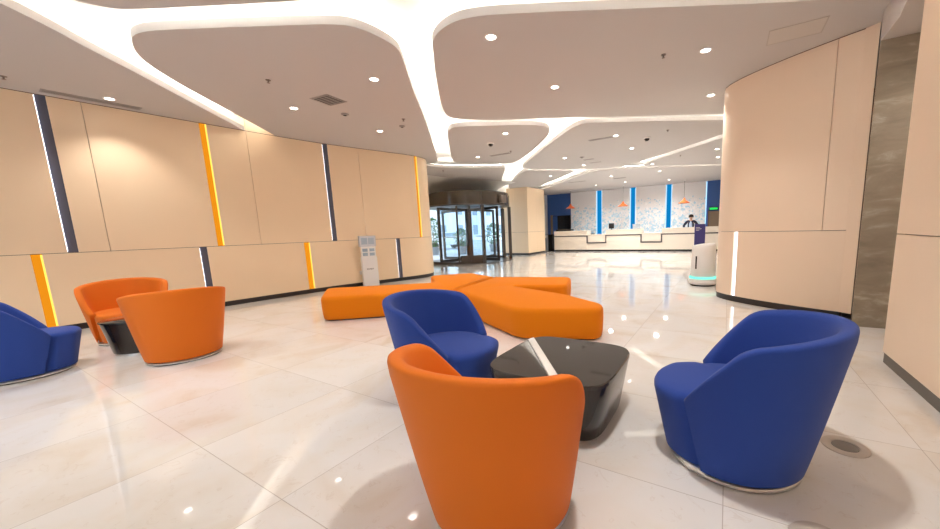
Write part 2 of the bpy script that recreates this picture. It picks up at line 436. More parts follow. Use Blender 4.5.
# ------------------------------------------------------------------ dropped ceiling panels with cove lights
PANELS = [
 [(-6.03, .81), (-6.27, 1.12), (-6.63, 1.48), (-7.02, 1.94), (-7.77, 2.74), (-8.94, 4.01), (-9.6, 4.75), (-9.9, -4.7), (-3.2, -4.7), (-3.2, -3.2), (-4.6, -1.2), (-5.5, .1)],
 [(-5.45, 1.13), (-5.38, 1.28), (-5.29, 1.42), (-5.1, 1.54), (-4.56, 1.84), (-3.54, 2.4), (-3.2, 2.55), (-2.95, 2.5), (-2.7, 2.2), (-1.6, .9), (-1.0, -.8), (-1.1, -3.6), (-2.4, -3.6), (-3.6, -1.8), (-4.9, .2)],
 [(-5.97, 1.66), (-5.81, 1.635), (-5.62, 1.67), (-5.41, 1.77), (-4.12, 2.52), (-3.81, 2.71), (-3.67, 2.86), (-3.61, 3.13), (-3.64, 3.43), (-3.75, 3.61), (-4.44, 4.43), (-5.53, 5.85), (-8.01, 8.88), (-8.16, 9.04), (-8.4, 9.12), (-9.6, 9.3), (-9.6, 5.35), (-8.87, 4.58), (-7.17, 2.55), (-6.65, 2.01), (-6.33, 1.78)],
 [(-3.2, 3.58), (-3.33, 3.74), (-3.65, 4.10), (-4.39, 5.01), (-4.86, 5.66), (-4.94, 5.95), (-4.7, 6.25), (-4.14, 6.68), (-3.15, 7.25), (-2.06, 7.96), (-.21, 9.1), (.8, 9.75), (3.1, 11.2), (3.1, 4.3), (1.5, 5.62), (.66, 5.2), (-1.1, 4.19), (-2.17, 3.58), (-2.47, 3.44), (-2.71, 3.39), (-2.98, 3.45)],
 [(-5.89, 6.91), (-5.59, 6.6), (-5.3, 6.42), (-4.6, 6.86), (-3.73, 7.43), (-3.63, 7.76), (-3.79, 8.18), (-4.17, 8.69), (-5.42, 10.07), (-6.39, 10.88), (-6.79, 10.84), (-8.0, 9.78), (-7.69, 9.16)],
 [(-.19, 9.64), (-2.73, 7.98), (-2.95, 7.96), (-3.39, 8.26), (-6.09, 11.13), (-6.75, 12.0), (-6.7, 12.25), (-5.04, 13.9), (-3.75, 14.5), (-3.12, 14.05), (-.2, 11.1), (.5, 10.4), (.4, 10.02)],
 [(-2.98, 14.5), (-.21, 11.5), (3.1, 8.3), (3.1, 18.6), (-.26, 16.55), (-2.75, 14.95)],
 [(-9.0, 9.2), (-8.95, 9.6), (-8.75, 10.04), (-8.15, 10.7), (-7.25, 11.33), (-7.15, 11.42), (-7.2, 11.6), (-8.5, 13.4), (-11.9, 18.3), (-12.5, 17.9), (-12.5, 9.2)],
 [(-6.95, 12.5), (-6.4, 13.0), (-5.5, 13.95), (-5.5, 14.2), (-8.8, 17.5), (-10.72, 19.5), (-10.72, 17.2), (-8.0, 13.7)],
 [(-5.0, 14.6), (-4.3, 14.75), (-3.5, 15.0), (-2.6, 15.4), (.2, 17.2), (3.1, 19.1), (3.1, 22.5), (-12.4, 22.5), (-12.4, 21.7), (-8.4, 18.1)],
 [(-2.0, 2.75), (-1.5, 2.95), (.3, 3.95), (1.40, 4.62), (1.5, -4.7), (-.4, -4.7), (-.3, -.6), (-1.0, 1.2), (-2.0, 2.3)],
]
def in_room(x, y):
    if x > 1.4 and y < 6.3: return False
    if x > 2.9 or y < -4.4 or y > 22.2: return False
    if y < 9.25: return x > -9.05 + (.1 * (y - 3.4) if y < 7.5 else .8)
    return x > -10.6
for P in PANELS:
    if area2(P) < 0: P = P[::-1]
    P = chaikin(P, 2)
    mb = MB(); mb.prism(P, H, H + .09)
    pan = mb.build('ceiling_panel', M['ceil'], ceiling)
    A, B = inset(P, .09), inset(P, .115)
    n = len(P); run = []
    mb = MB(); any_ = False
    for i in range(n):
        j = (i + 1) % n
        if in_room(*A[i]) and in_room(*A[j]):
            mb.rings([[(*A[i], H + .095), (*B[i], H + .095), (*B[i], H + .11), (*A[i], H + .11)], [(*A[j], H + .095), (*B[j], H + .095), (*B[j], H + .11), (*A[j], H + .11)]]); any_ = True
    if any_: mb.build('cove_light', M['led'], ceiling)
    else: mb.bm.free()

# ------------------------------------------------------------------ ceiling fittings
def downlight_proto():
    t = thing('downlight', (0, 0, H), '', 'downlight', 'recessed ceiling downlights')
    MB().lathe([(.076, -.001), (.076, -.006), (.060, -.010), (.055, -.003), (.055, -.001)], seg=24).build('trim_ring', M['white'], t, smooth=True)
    MB().lathe([(.055, -.0015), (.053, -.004), (.0005, -.0045)], seg=20).build('lens', M['lens'], t)
    L = bpy.data.lights.new('downlight_beam', 'SPOT'); L.energy = 150; L.color = (1, .96, .91); L.spot_size = radians(105); L.spot_blend = .7; L.shadow_soft_size = .09
    lo = bpy.data.objects.new('lamp', L); COL.objects.link(lo); lo.parent = t; lo.location = (0, 0, -.02)
    return t
DL = [(-8.56, 2.0, 'downlight by the long linear vent above the left beige wall'),
 (-6.77, 3.86, 'downlight left of the square ceiling grille, above the left orange chairs'),
 (-4.63, 3.87, 'downlight right of the square ceiling grille, near the panel edge'),
 (-6.78, 5.7, 'downlight in front of the smoke detectors, close to the left wall'),
 (-2.54, 3.88, 'large downlight near the rounded corner of the big right ceiling panel'),
 (-2.54, 5.71, 'downlight in the middle of the big right ceiling panel'),
 (-.36, 5.75, 'downlight beside the sprinkler, nearest the flush access panel'),
 (-.37, 7.7, 'downlight touching the top end of the curved right wall'),
 (-4.67, 7.58, 'brighter downlight in the small curved panel before the revolving door'),
 (-6.79, 9.34, 'downlight in the small curved panel, nearest the revolving door'),
 (-2.56, 9.47, 'downlight beside the right end of the linear vent in the lobby panel'),
 (-2.57, 11.27, 'downlight behind the right linear vent, centre of the lobby panel'),
 (-4.72, 11.28, 'downlight left of the small dark ceiling sensors in the lobby panel'),
 (-4.68, 12.98, 'downlight just beyond the small dark ceiling sensors'),
 (-2.56, 14.57, 'downlight at the meeting point of two far cove light lines'),
 (-.4, 13.15, 'upper of two far downlights next to the curved right wall edge'),
 (-.41, 14.72, 'lower of two far downlights next to the curved right wall edge'),
 (-6.77, 14.58, 'far downlight above the wooden column by the revolving door'),
 (-4.68, 16.56, 'far downlight in front of the reception desk, left of centre'),
 (-4.72, 19.28, 'downlight above the middle of the reception desk'),
 (-2.61, 16.64, 'far downlight in front of the reception desk, right of centre'),
 (-2.7, 20.06, 'downlight above the receptionist side of the desk'),
 (-6.3, 19.36, 'downlight above the left section of the reception desk')]
p0 = downlight_proto()
p0_light = bpy.data.lights['downlight_beam']
for i, (x, y, lb) in enumerate(DL):
    o = p0 if i == 0 else copy_tree(p0)
    o.location = (x, y, H); o['label'] = 'small round recessed ' + lb
    lamp = [c for c in o.children if c.type == 'LIGHT'][0]
    e = 60 if i == 0 else 210 if y > 16 else 115 if y > 7 else 150
    if e != 150: lamp.data = p0_light.copy(); lamp.data.energy = e
    if y > 16: lamp.data.spot_size = radians(160)
# unseen lamps added behind the viewpoint, roughly on the same grid, as fill
for i, (x, y) in enumerate([(-6.7, .2), (-4.3, .4), (-.4, 1.8)]):
    o = copy_tree(p0); o.location = (x, y, H); [c for c in o.children if c.type == 'LIGHT'][0].data = p0_light
    o['label'] = 'added round recessed downlight, unseen behind the viewpoint, %s' % ['far to the left', 'left of centre', 'on the right'][i]

o = copy_tree(p0); o.location = (2.2, 5.15, 3.335); o['label'] = 'added round recessed downlight, unseen, under the bulkhead of the side passage by the marble pier'  # unseen lamp added in the side passage to brighten the marble
pl0 = [c for c in o.children if c.type == 'LIGHT'][0]; pl0.data = p0_light.copy(); pl0.data.energy = 40; pl0.data.spot_size = radians(150)
def sprinkler(x, y, label):
    t = thing('sprinkler_head', (x, y, H), label, 'sprinkler', 'ceiling sprinklers')
    MB().lathe([(.035, -.001), (.033, -.008), (.014, -.011), (.009, -.02), (.008, -.034), (.004, -.036)], seg=16).build('body', M['sprk'], t, smooth=True)
    MB().lathe([(.022, -.040), (.022, -.043), (.002, -.045)], seg=16).build('deflector', M['sprk'], t)
    MB().box(-.003, .003, -.012, .012, -.041, -.033).build('frame_arm', M['sprk'], t)
for x, y, lb in ((-5.73, 5.42, 'sprinkler head beside the round smoke detector above the left wall end'), (-5.88, 3.03, 'sprinkler head above and left of the square ceiling grille'),
    (-8.51, 1.03, 'sprinkler head at the far left of the ceiling above the left wall'), (-.86, 5.56, 'dark sprinkler head beside the bright downlight near the access panel'),
    (-1.37, 9.76, 'sprinkler head right of the dome camera in the lobby ceiling'), (-5.56, 9.28, 'sprinkler head by the linear vent of the small curved panel'),
    (-1.47, 13.41, 'sprinkler head between the converging far cove light lines'), (-9.2, 10.45, 'sprinkler head in the ceiling above the revolving door')):
    sprinkler(x, y, 'small ' + lb)
def detector(x, y, r, label):
    t = thing('smoke_detector', (x, y, H), label, 'smoke detector', 'ceiling smoke detectors')
    MB().lathe([(r, -.001), (r, -.010), (r * .8, -.02), (r * .5, -.026), (.002, -.027)], seg=24).build('housing', M['vent'], t, smooth=True)
    MB().lathe([(r * .45, -.026), (r * .4, -.032), (.001, -.033)], seg=16).build('sensor', M['ventdark'], t)
detector(-6.36, 4.57, .07, 'flat round grey smoke detector below the square ceiling grille')
detector(-6.11, 5.73, .06, 'flat round grey smoke detector near the end of the left wall')
detector(-4.21, 11.52, .08, 'dark round smoke detector among the sensors of the lobby panel')
def dome(x, y, label):
    t = thing('dome_camera', (x, y, H), label, 'camera', 'ceiling dome cameras')
    MB().lathe([(.09, -.001), (.09, -.02), (.07, -.032), (.069, -.032)], seg=24).build('mount', M['white'], t, smooth=True)
    MB().lathe([(.066, -.032), (.056, -.065), (.034, -.085), (.002, -.09)], seg=24).build('dome', M['black'], t, smooth=True)
dome(-5.48, 8.13, 'black dome camera in the small curved ceiling panel before the door')
dome(-1.94, 10.2, 'black dome camera right of the linear vent in the lobby ceiling')
def vent(x, y, lx, ly, rz, label, n=5, mat='vent'):
    t = thing('ceiling_vent', (x, y, H), label, 'vent', 'ceiling air vents', rz)
    f = MB()
    f.box(-lx / 2, lx / 2, -ly / 2, -ly / 2 + .02, -.008, -.0005); f.box(-lx / 2, lx / 2, ly / 2 - .02, ly / 2, -.008, -.0005)
    f.box(-lx / 2, -lx / 2 + .02, -ly / 2 + .02, ly / 2 - .02, -.008, -.0005); f.box(lx / 2 - .02, lx / 2, -ly / 2 + .02, ly / 2 - .02, -.008, -.0005)
    f.build('frame', M['vent'], t)
    MB().box(-lx / 2 + .02, lx / 2 - .02, -ly / 2 + .02, ly / 2 - .02, -.003, -.0005).build('opening', M['ventdark'], t)
    for k in range(n):
        v = -ly / 2 + .02 + (ly - .04) * (k + .5) / n
        MB().box(-lx / 2 + .02, lx / 2 - .02, v - .010, v + .010, -.007, -.0035).build('slat', M[mat], t)
vent(-5.93, 3.98, .40, .40, .12, 'square grey louvred ceiling grille above the left seating area', 7)
vent(-8.83, 1.89, 1.05, .16, 1.53, 'long grey linear vent running along the top of the left wall', 3)
vent(-2.98, 9.55, .62, .13, 0, 'dark linear vent with a downlight at its right end in the lobby ceiling', 3)
vent(-6.06, 9.48, .70, .13, 0, 'grey linear vent in the small curved ceiling panel', 3)
vent(-4.55, 17.55, .60, .13, 0, 'linear vent far back in front of the reception desk', 3)
vent(-4.17, 12.05, .36, .14, 0, 'short dark vent among the small sensors of the lobby ceiling', 3)
vent(-4.16, 12.75, .40, .12, 0, 'short pale vent behind the small dark vent in the lobby ceiling', 3)
vent(-6.6, 17.3, .9, .14, 0, 'linear vent right of the wooden column, before the desk', 3)
ap = thing('access_panel', (.615, 5.87, H), 'flush rectangular pale access panel in the ceiling beside the curved right wall', 'access panel')
f = MB(); lx, ly = .57, .42
for a in ((-lx / 2, lx / 2, -ly / 2, -ly / 2 + .012), (-lx / 2, lx / 2, ly / 2 - .012, ly / 2), (-lx / 2, -lx / 2 + .012, -ly / 2 + .012, ly / 2 - .012), (lx / 2 - .012, lx / 2, -ly / 2 + .012, ly / 2 - .012)): f.box(*a, -.005, -.0005)
f.build('frame', pbr('access_frame', (.44, .40, .36), .6), ap)
MB().box(-lx / 2 + .014, lx / 2 - .014, -ly / 2 + .014, ly / 2 - .014, -.004, -.0005).build('cover', pbr('access_cover', (.55, .51, .47), .7), ap)

# ------------------------------------------------------------------ tub chairs
def tub_chair(fab):
    t = thing('tub_chair', (0, 0, 0), '', 'chair')
    SH, BH = .435, .85                      # arm-tip / seat height, back height
    NU, NV = 72, 16
    def r_out(th, z):
        u = min(1, max(0, z / .8))
        back = (1 + cos(th)) / 2            # 1 at the back
        r0, r1 = .335, .425 + .07 * back
        return r0 + (r1 - r0) * (u ** .9)
    def thm(z): return radians(108) + radians(14) * min(1, z / SH)
    def ztop(u):
        a = abs(u)
        c = .67; d = .05
        flat = BH - .07 * min(1, a / c) ** 2
        slope = (BH - .07) - (BH - .07 - SH) * (a - c) / (1 - c)
        if a < c - d: return flat
        if a > c + d: return slope
        t = (a - c + d) / (2 * d)           # rounded shoulder
        z0, z1 = BH - .07, (BH - .07) - (BH - .07 - SH) * d / (1 - c)
        return flat * (1 - t) ** 2 + 2 * t * (1 - t) * z0 + t * t * z1
    mb = MB(); bm = mb.bm; cols = []
    for i in range(NU + 1):
        u = -1 + 2 * i / NU; zt = ztop(u); col = []
        def P(z, off):
            th = u * thm(min(z, SH)); r = r_out(th, z) - off
            return (-r * cos(th), r * sin(th), z)
        prof = [(.045 + (zt - .02 - .045) * k / NV, 0) for k in range(NV + 1)]
        prof += [(zt - .006, .003), (zt, .012), (zt + .002, .030), (zt - .003, .052), (zt - .016, .066), (zt - .035, .072)]
        zi = .36
        prof += [(zt - .035 + (zi - zt + .035) * k / 8, .072 + .02 * k / 8) for k in range(1, 9)]
        col = [bm.verts.new(P(z, o)) for z, o in prof]
        cols.append(col)
    for a, b in zip(cols[:-1], cols[1:]):
        for j in range(len(a) - 1): bm.faces.new((a[j], b[j], b[j + 1], a[j + 1]))
    n = len(cols[0])
    for c in (cols[0], cols[-1]):           # front edges of the arms
        bm.faces.new(c if c is cols[0] else list(reversed(c)))
    bm.faces.new([c[0] for c in cols] + [c[-1] for c in reversed(cols)])
    bmesh.ops.triangulate(bm, faces=[f for f in bm.faces if len(f.verts) > 4])
    mb.build('shell', fab, t, smooth=True, angle=60)
    # seat block
    mb = MB(); NS = 120
    def rs(th, z):
        fr = max(0, -cos(th))
        o = r_out(th, z) - .022
        front = .345 + .095 * (z / SH)
        k = min(1, max(0, (abs(th) - radians(119)) / radians(32)))
        e = (abs(th) - thm(z)) / radians(7)
        crease = .03 * max(0, 1 - abs(e - .35)) if e > -.65 else 0
        return o * (1 - k) + front * k - crease
    def ring(z, ins): return [(-(rs(th, min(z, SH)) - ins) * cos(th), (rs(th, min(z, SH)) - ins) * sin(th), z) for th in [-pi + 2 * pi * k / NS for k in range(NS)]]
    mb.rings([ring(.045, 0), ring(.15, 0), ring(.28, 0), ring(.385, 0), ring(.405, .004), ring(.420, .014), ring(.431, .03), ring(.438, .06), ring(.443, .15), ring(.444, .3)])
    mb.build('seat', fab, t, smooth=True, angle=60)
    MB().lathe([(.325, .001), (.33, .012), (.325, .014)], seg=48).build('base', M['base'], t)
    MB().lathe([(.338, .012), (.341, .016), (.341, .028), (.334, .034), (.31, .0445)], seg=56).build('base_ring', M['silver'], t, smooth=True)
    return t
cb = tub_chair(M['bluefab']); c_o = tub_chair(M['orangefab'])
def place(o, x, y, fx, fy, label, group):
    o.location = (x, y, 0); o.rotation_euler = (0, 0, atan2(fy, fx)); o['label'] = label; o['group'] = group
    return o
place(cb, .07, 2.28, -1, .08, 'royal blue tub armchair right of the large black coffee table', 'blue tub armchairs')
place(copy_tree(cb), -2.01, 2.20, .98, .17, 'royal blue tub armchair in the middle, behind the front orange chair', 'blue tub armchairs')
place(copy_tree(cb), -6.47, .49, .1, 1, 'royal blue tub armchair cut off by the left edge of the photo', 'blue tub armchairs')
place(c_o, -.935, 1.355, .05, 1, 'large orange tub armchair in the foreground seen from behind', 'orange tub armchairs')
place(copy_tree(c_o), -5.56, 1.53, -.97, .25, 'orange tub armchair with its back turned, right of the small black table', 'orange tub armchairs')
place(copy_tree(c_o), -7.35, 1.5, .97, -.25, 'orange tub armchair facing forward by the left wall, seat visible', 'orange tub armchairs')

# ------------------------------------------------------------------ tables
def rsq(cx, cy, hx, hy, p=4.6, n=80):
    out = []
    for k in range(n):
        a = 2 * pi * k / n; c, s_ = cos(a), sin(a)
        r = (abs(c) ** p + abs(s_) ** p) ** (-1 / p)
        out.append((cx + hx * r * c, cy + hy * r * s_))
    return out
ct = thing('coffee_table', (-1.02, 2.32, 0), 'large low black glossy coffee table with a white diagonal stripe across its top', 'coffee table')
mb = MB()
mb.rings([[(x, y, z) for x, y in rsq(0, 0, hx, hx, 5)] for hx, z in ((.368, .022), (.375, .03), (.434, .386), (.434, .391))])
mb.build('body', M['tableside'], ct, smooth=True)
MB().prism(rsq(0, 0, .36, .36), .001, .021).build('plinth', M['silver'], ct)
top = rsq(0, 0, .44, .44)
# the top is two black pieces either side of a diagonal white inlay
pA, pB = Vector((-.40, .28)), Vector((.035, -.27)); dv = (pB - pA).normalized(); nv = Vector((-dv.y, dv.x))  # nv points to the far right side
def clip(poly, p, nrm):
    out = []
    for i in range(len(poly)):
        a, b = Vector(poly[i]), Vector(poly[(i + 1) % len(poly)])
        da, db = (a - p).dot(nrm), (b - p).dot(nrm)
        if da >= 0: out.append(tuple(a))
        if da * db < 0: q = a + (b - a) * (da / (da - db)); out.append(tuple(q))
    return out
W2 = .031
for side in (1, -1):
    pl_ = clip(top, pA + nv * side * W2, nv * side)
    mb = MB(); mb.rings([[(x, y, z) for x, y in q] for q, z in ((pl_, .392), (pl_, .412), (inset(pl_, .006), .42))]); mb.build('tabletop', M['blacktop'], ct, smooth=True, angle=30)
pl_ = clip(clip(top, pA + nv * (W2 - .001), -nv), pA - nv * (W2 - .001), nv)
MB().prism(pl_, .392, .424).build('inlay_stripe', M['stone'], ct, bevel=.004)
st = thing('side_table', (-6.45, 1.38, 0), 'small round tapered black side table between the two left orange chairs', 'side table')
mb = MB(); mb.lathe([(.245, .022), (.255, .03), (.318, .40), (.32, .41)], seg=48); mb.build('body', M['tableside'], st, smooth=True)
MB().lathe([(.24, .001), (.24, .021)], seg=40).build('plinth', M['silver'], st)
MB().lathe([(.318, .411), (.33, .416), (.33, .43), (.322, .436)], seg=48).build('tabletop', M['blacktop'], st, smooth=True)

# ------------------------------------------------------------------ orange benches
def bench(P, label, tight):
    cx = sum(p[0] for p in P) / len(P); cy = sum(p[1] for p in P) / len(P)
    P = [(x - cx, y - cy) for x, y in P]
    n_ = len(P)
    if area2(P) < 0: P = P[::-1]; tight = [n_ - 1 - i for i in tight]
    P = fillet(P, .19, tight)
    t = thing('bench', (cx, cy, 0), label, 'bench', 'orange ottoman benches')
    mb = MB()
    prof = [(.030, .02), (.018, .03), (.008, .10), (.0, .22), (.0, .335), (.006, .365), (.018, .385), (.036, .397), (.06, .402)]
    mb.rings([[(x, y, z) for x, y in inset(P, d)] for d, z in prof])
    mb.build('cushion', M['orangeott'], t, smooth=True, angle=70)
    MB().prism(inset(P, .06), .001, .0195).build('base', M['base'], t)
    return t
bench([(-3.94, 4.60), (-2.20, 3.67), (-1.26, 4.02), (-1.30, 4.34), (-2.05, 4.84), (-3.30, 5.31), (-2.33, 5.58), (-2.66, 6.62), (-4.23, 6.22), (-4.16, 5.7)],
      'orange V-shaped upholstered bench, the nearer module pointing right', (0, 8, 9))
bench([(-3.965, 4.58), (-4.185, 5.7), (-4.255, 6.23), (-5.2, 6.66), (-5.86, 5.98), (-4.95, 5.15), (-6.56, 3.94), (-5.58, 3.22)],
      'orange V-shaped upholstered bench, the left module reaching toward the left wall', (0, 1, 2))

# ------------------------------------------------------------------ floor sockets
for x, y, lb in ((.665, 2.66, 'round grey metal floor socket beside the right blue armchair'), (.40, 1.765, 'round floor socket at the bottom edge of the photo, lower right')):
    t = thing('floor_socket', (x, y, 0), lb, 'floor socket', 'round floor sockets')
    MB().lathe([(.115, .0005), (.112, .005), (.07, .007), (.066, .004), (.065, .0005)], seg=40).build('rim', pbr('worn_steel', (.55, .50, .45), .45, metal=.3), t, smooth=True)
    MB().lathe([(.064, .0005), (.062, .0038), (.001, .004)], seg=32).build('cover', pbr('socket_cover', (.20, .18, .16), .5), t)

# ------------------------------------------------------------------ revolving door
DC = (-10.7, 13.7); DR = 1.95
d1 = struct(MB().lathe([(DR + .1, .001), (DR + .1, .012), (DR - .1, .013)], (*DC, 0), 64).build('door_1', M['doorframe'], smooth=True))
def arc(mb, r0, r1, a0, a1, z0, z1, n=24):
    R = []
    for k in range(n + 1):
        a = radians(a0 + (a1 - a0) * k / n); c, s_ = cos(a), sin(a)
        R.append([(DC[0] + r0 * c, DC[1] + r0 * s_, z0), (DC[0] + r1 * c, DC[1] + r1 * s_, z0), (DC[0] + r1 * c, DC[1] + r1 * s_, z1), (DC[0] + r0 * c, DC[1] + r0 * s_, z1)])
    mb.rings(R); return mb
mb = MB(); mb.lathe([(DR, 2.56), (DR, 3.06), (DR - .02, 3.08)], (*DC, 0), 72); mb.build('canopy', M['canopy'], d1, smooth=True)
mb = MB(); mb.lathe([(DR + .012, 2.49), (DR + .012, 2.56)], (*DC, 0), 72); mb.build('canopy_rim', M['doorframe'], d1, smooth=True)
for a in (-34, 34, 66, 128, -128):
    ra = radians(a); x, y = DC[0] + DR * cos(ra), DC[1] + DR * sin(ra)
    MB().box(x - .075, x + .075, y - .06, y + .06, .01, 2.47, ra).build('post', M['doorframe'], d1)
    MB().box(x - .02, x + .02, y - .02, y + .02, 2.47, 3.0, ra).build('canopy_post', M['doorframe'], d1)
for a0, a1 in ((-128, -34), (66, 128)):
    mb = MB(); arc(mb, DR - .02, DR - .008, a0 + 2, a1 - 2, .35 if a0 < 0 else .1, 2.46); mb.build('curved_glass', M['doorglass'], d1, smooth=True)
    mb = MB(); arc(mb, DR - .04, DR + .02, a0 + 2, a1 - 2, .012, .10); mb.build('bottom_rail', M['doorframe'], d1, smooth=True)
mb = MB(); arc(mb, DR - .03, DR + .015, -64, -36, .10, .36); mb.build('kick_panel', M['doorframe'], d1, smooth=True)
for a in (-66, -50):
    ra = radians(a); x, y = DC[0] + DR * cos(ra), DC[1] + DR * sin(ra)
    MB().box(x - .035, x + .035, y - .035, y + .035, .1, 2.46, ra).build('mullion', M['doorframe'], d1)
for a in (-7, 83, 173, 263):
    ra = radians(a); c, s_ = cos(ra), sin(ra)
    def P(r, w, z): return (DC[0] + r * c - w * s_, DC[1] + r * s_ + w * c, z)
    def bar(r0, r1, z0, z1, w, name, mat, par):
        mb = MB(); mb.rings([[P(r0, -w, z0), P(r1, -w, z0), P(r1, w, z0), P(r0, w, z0)], [P(r0, -w, z1), P(r1, -w, z1), P(r1, w, z1), P(r0, w, z1)]]); return mb.build(name, mat, par)
    wing = bar(.08, 1.86, .03, .16, .025, 'door_wing', M['doorframe'], d1)
    bar(.08, 1.86, 2.34, 2.45, .025, 'top_rail', M['doorframe'], wing)
    bar(.08, .19, .16, 2.36, .03, 'inner_stile', M['doorframe'], wing)
    bar(1.74, 1.86, .16, 2.36, .03, 'outer_stile', M['doorframe'], wing)
    bar(.19, 1.74, .16, 2.36, .005, 'wing_glass', M['doorglass'], wing)
    mb = MB(); mb.tube([P(.4, .06, 1.15), P(1.6, .06, 1.15)], .016); mb.build('push_bar', M['silver'], wing)
MB().lathe([(.07, .012), (.07, 2.46)], (*DC, 0), 20).build('centre_shaft', M['doorframe'], d1, smooth=True)
mb = MB(); mb.box(-8.80, -8.62, 13.45, 13.85, 2.60, 2.92); mb.build('sensor_box', M['sprk'], d1, bevel=.02)

# wooden column next to the door
cl = thing('column', (-10.2, 18.25, 0), 'square beige wood-panelled column between the revolving door and the reception desk', 'column')
x0, x1, y0, y1 = -.9, .8, -1.05, 1.05
MB().box(x0 + .03, x1 - .03, y0 + .03, y1 - .03, 0, .10).build('baseboard', M['base'], cl)
MB().box(x0 + .01, x1 - .01, y0 + .01, y1 - .01, .10, H).build('core', M['groove'], cl)
for za, zb in ((.10, 1.246), (1.254, H)):
    MB().box(x0, x0 + .848, y0, y0 + .02, za, zb).build('front_panel', M['panel'], cl)
    MB().box(x0 + .852, x1, y0, y0 + .02, za, zb).build('front_panel', M['panel'], cl)
    MB().box(x1 - .02, x1, y0 + .02, y0 + 1.05, za, zb).build('side_panel', M['panel'], cl)
    MB().box(x1 - .02, x1, y0 + 1.054, y1, za, zb).build('side_panel', M['panel'], cl)

# ------------------------------------------------------------------ reception desk
rd = thing('reception_counter', (-4.7, 20.35, 0), 'long cream reception counter with two lowered sections and charcoal trim lines', 'counter')
def rx(a, b, y0, y1, z0, z1, name, mat, bevel=0): return MB().box(a + 4.7, b + 4.7, y0 - 20.35, y1 - 20.35, z0, z1).build(name, mat, rd, bevel=bevel)
rx(-9.10, -.3, 20.06, 20.7, 0, .10, 'toe_kick', M['base'])
raised = [(-9.13, -7.05), (-5.94, -4.03), (-2.98, -.25)]; low = [(-7.05, -5.94), (-4.03, -2.98)]
for a, b in raised:
    rx(a, b, 20.0, 20.7, .10, 1.17, 'front_panel', M['counter'])
    rx(a - (.0 if a < -9 else .02), b + .02, 19.98, 20.72, 1.17, 1.21, 'counter_top', M['counter'], .005)
for a, b in low:
    rx(a, b, 20.02, 20.7, .10, .94, 'low_front_panel', M['counter'])
    rx(a + .02, b - .02, 20.0, 20.72, .94, .975, 'low_counter_top', M['counter'], .005)
tz, th_ = .90, .06
for a, b in raised: rx(a, b, 19.985, 20.0, tz - th_ / 2, tz + th_ / 2, 'trim_line', M['counterline'])
for a, b in low:
    rx(a - .03, a + .04, 19.985, 20.02, .47, tz + .03, 'trim_line', M['counterline']); rx(b - .04, b + .03, 19.985, 20.02, .47, tz + .03, 'trim_line', M['counterline'])
    rx(a + .04, b - .04, 19.985, 20.02, .46, .53, 'trim_line', M['counterline'])
def on_counter(name, label, cat, x, y, z): return thing(name, (x, y, z), label, cat)
t = on_counter('monitor', 'dark computer monitor on the counter beside the left lowered section', 'monitor', -5.74, 20.4, 1.211)
MB().box(-.15, .15, -.02, .02, .06, .36).build('screen', M['dark'], t, bevel=.008); MB().box(-.02, .02, -.01, .01, .012, .08).build('stand', M['dark'], t); MB().box(-.10, .10, -.07, .07, 0, .012).build('foot', M['dark'], t)
t = on_counter('laptop', 'grey laptop open on the counter beside the right lowered section', 'laptop', -4.33, 20.4, 1.211)
MB().box(-.2, .2, -.1, .18, 0, .018).build('keyboard_half', M['vent'], t, bevel=.004)
mb = MB(); mb.rings([[(-.2, -.11, .015), (.2, -.11, .015), (.2, -.095, .015), (-.2, -.095, .015)], [(-.2, -.17, .26), (.2, -.17, .26), (.2, -.155, .26), (-.2, -.155, .26)]]); mb.build('screen_half', M['screen'], t)
t = on_counter('desk_tray', 'low black tray lying on the far left end of the reception counter', 'tray', -8.6, 20.38, 1.211)
MB().box(-.5, .5, -.2, .2, 0, .03).build('bottom', M['black'], t)
for b in ((-.5, .5, -.2, -.18), (-.5, .5, .18, .2), (-.5, -.48, -.18, .18), (.48, .5, -.18, .18)): MB().box(*b, .03, .11).build('rim', M['black'], t)
t = on_counter('card_terminal', 'small dark card terminal on the left lowered desk section', 'card terminal', -6.8, 20.3, .976)
MB().box(-.09, .09, -.1, .1, 0, .05).build('body', M['dark'], t, bevel=.01); MB().box(-.07, .07, .0, .08, .051, .056).build('screen', M['screen'], t)

# pendant lamps over the desk
for x, z, lb in ((-8.40, 2.57, 'leftmost orange cone pendant lamp, in front of the navy wall edge'), (-5.22, 2.50, 'middle orange cone pendant lamp over the reception desk'), (-2.05, 2.46, 'right orange cone pendant lamp, above the receptionist')):
    t = thing('pendant_lamp', (x, 20.9, z), lb, 'pendant lamp', 'orange pendant lamps')
    mb = MB(); mb.lathe([(.285, 0), (.29, .01), (.19, .08), (.09, .15), (.05, .23), (.03, .28)], seg=40); mb.build('lamp_shade', M['pendant'], t, smooth=True)
    MB().tube([(0, 0, .27), (0, 0, H - z - .02)], .006).build('cord', M['dark'], t)
    MB().lathe([(.05, H - z - .02), (.05, H - z - .001)], seg=20).build('ceiling_rose', M['white'], t)

# things left of the desk
t = thing('side_stand', (-9.42, 20.2, 0), 'black narrow stand against the left end of the reception counter', 'stand')
MB().box(-.17, .12, -.12, .2, .03, 1.0).build('body', M['black'], t, bevel=.01); MB().box(-.34, .17, -.15, .24, 1.0, 1.04).build('shelf', M['dark'], t)
MB().box(-.2, .15, -.14, .22, 0, .03).build('foot', M['dark'], t)
t = thing('cabinet', (-10.05, 20.5, 0), 'low white cabinet between the wooden column and the black stand', 'cabinet')
MB().box(-.35, .3, -.25, .25, 0, .85).build('body', M['white'], t, bevel=.01); MB().box(-.02, .27, -.262, -.252, .05, .8).build('door', M['screen'], t); MB().box(-.32, -.03, -.262, -.252, .05, .8).build('door', M['screen'], t)

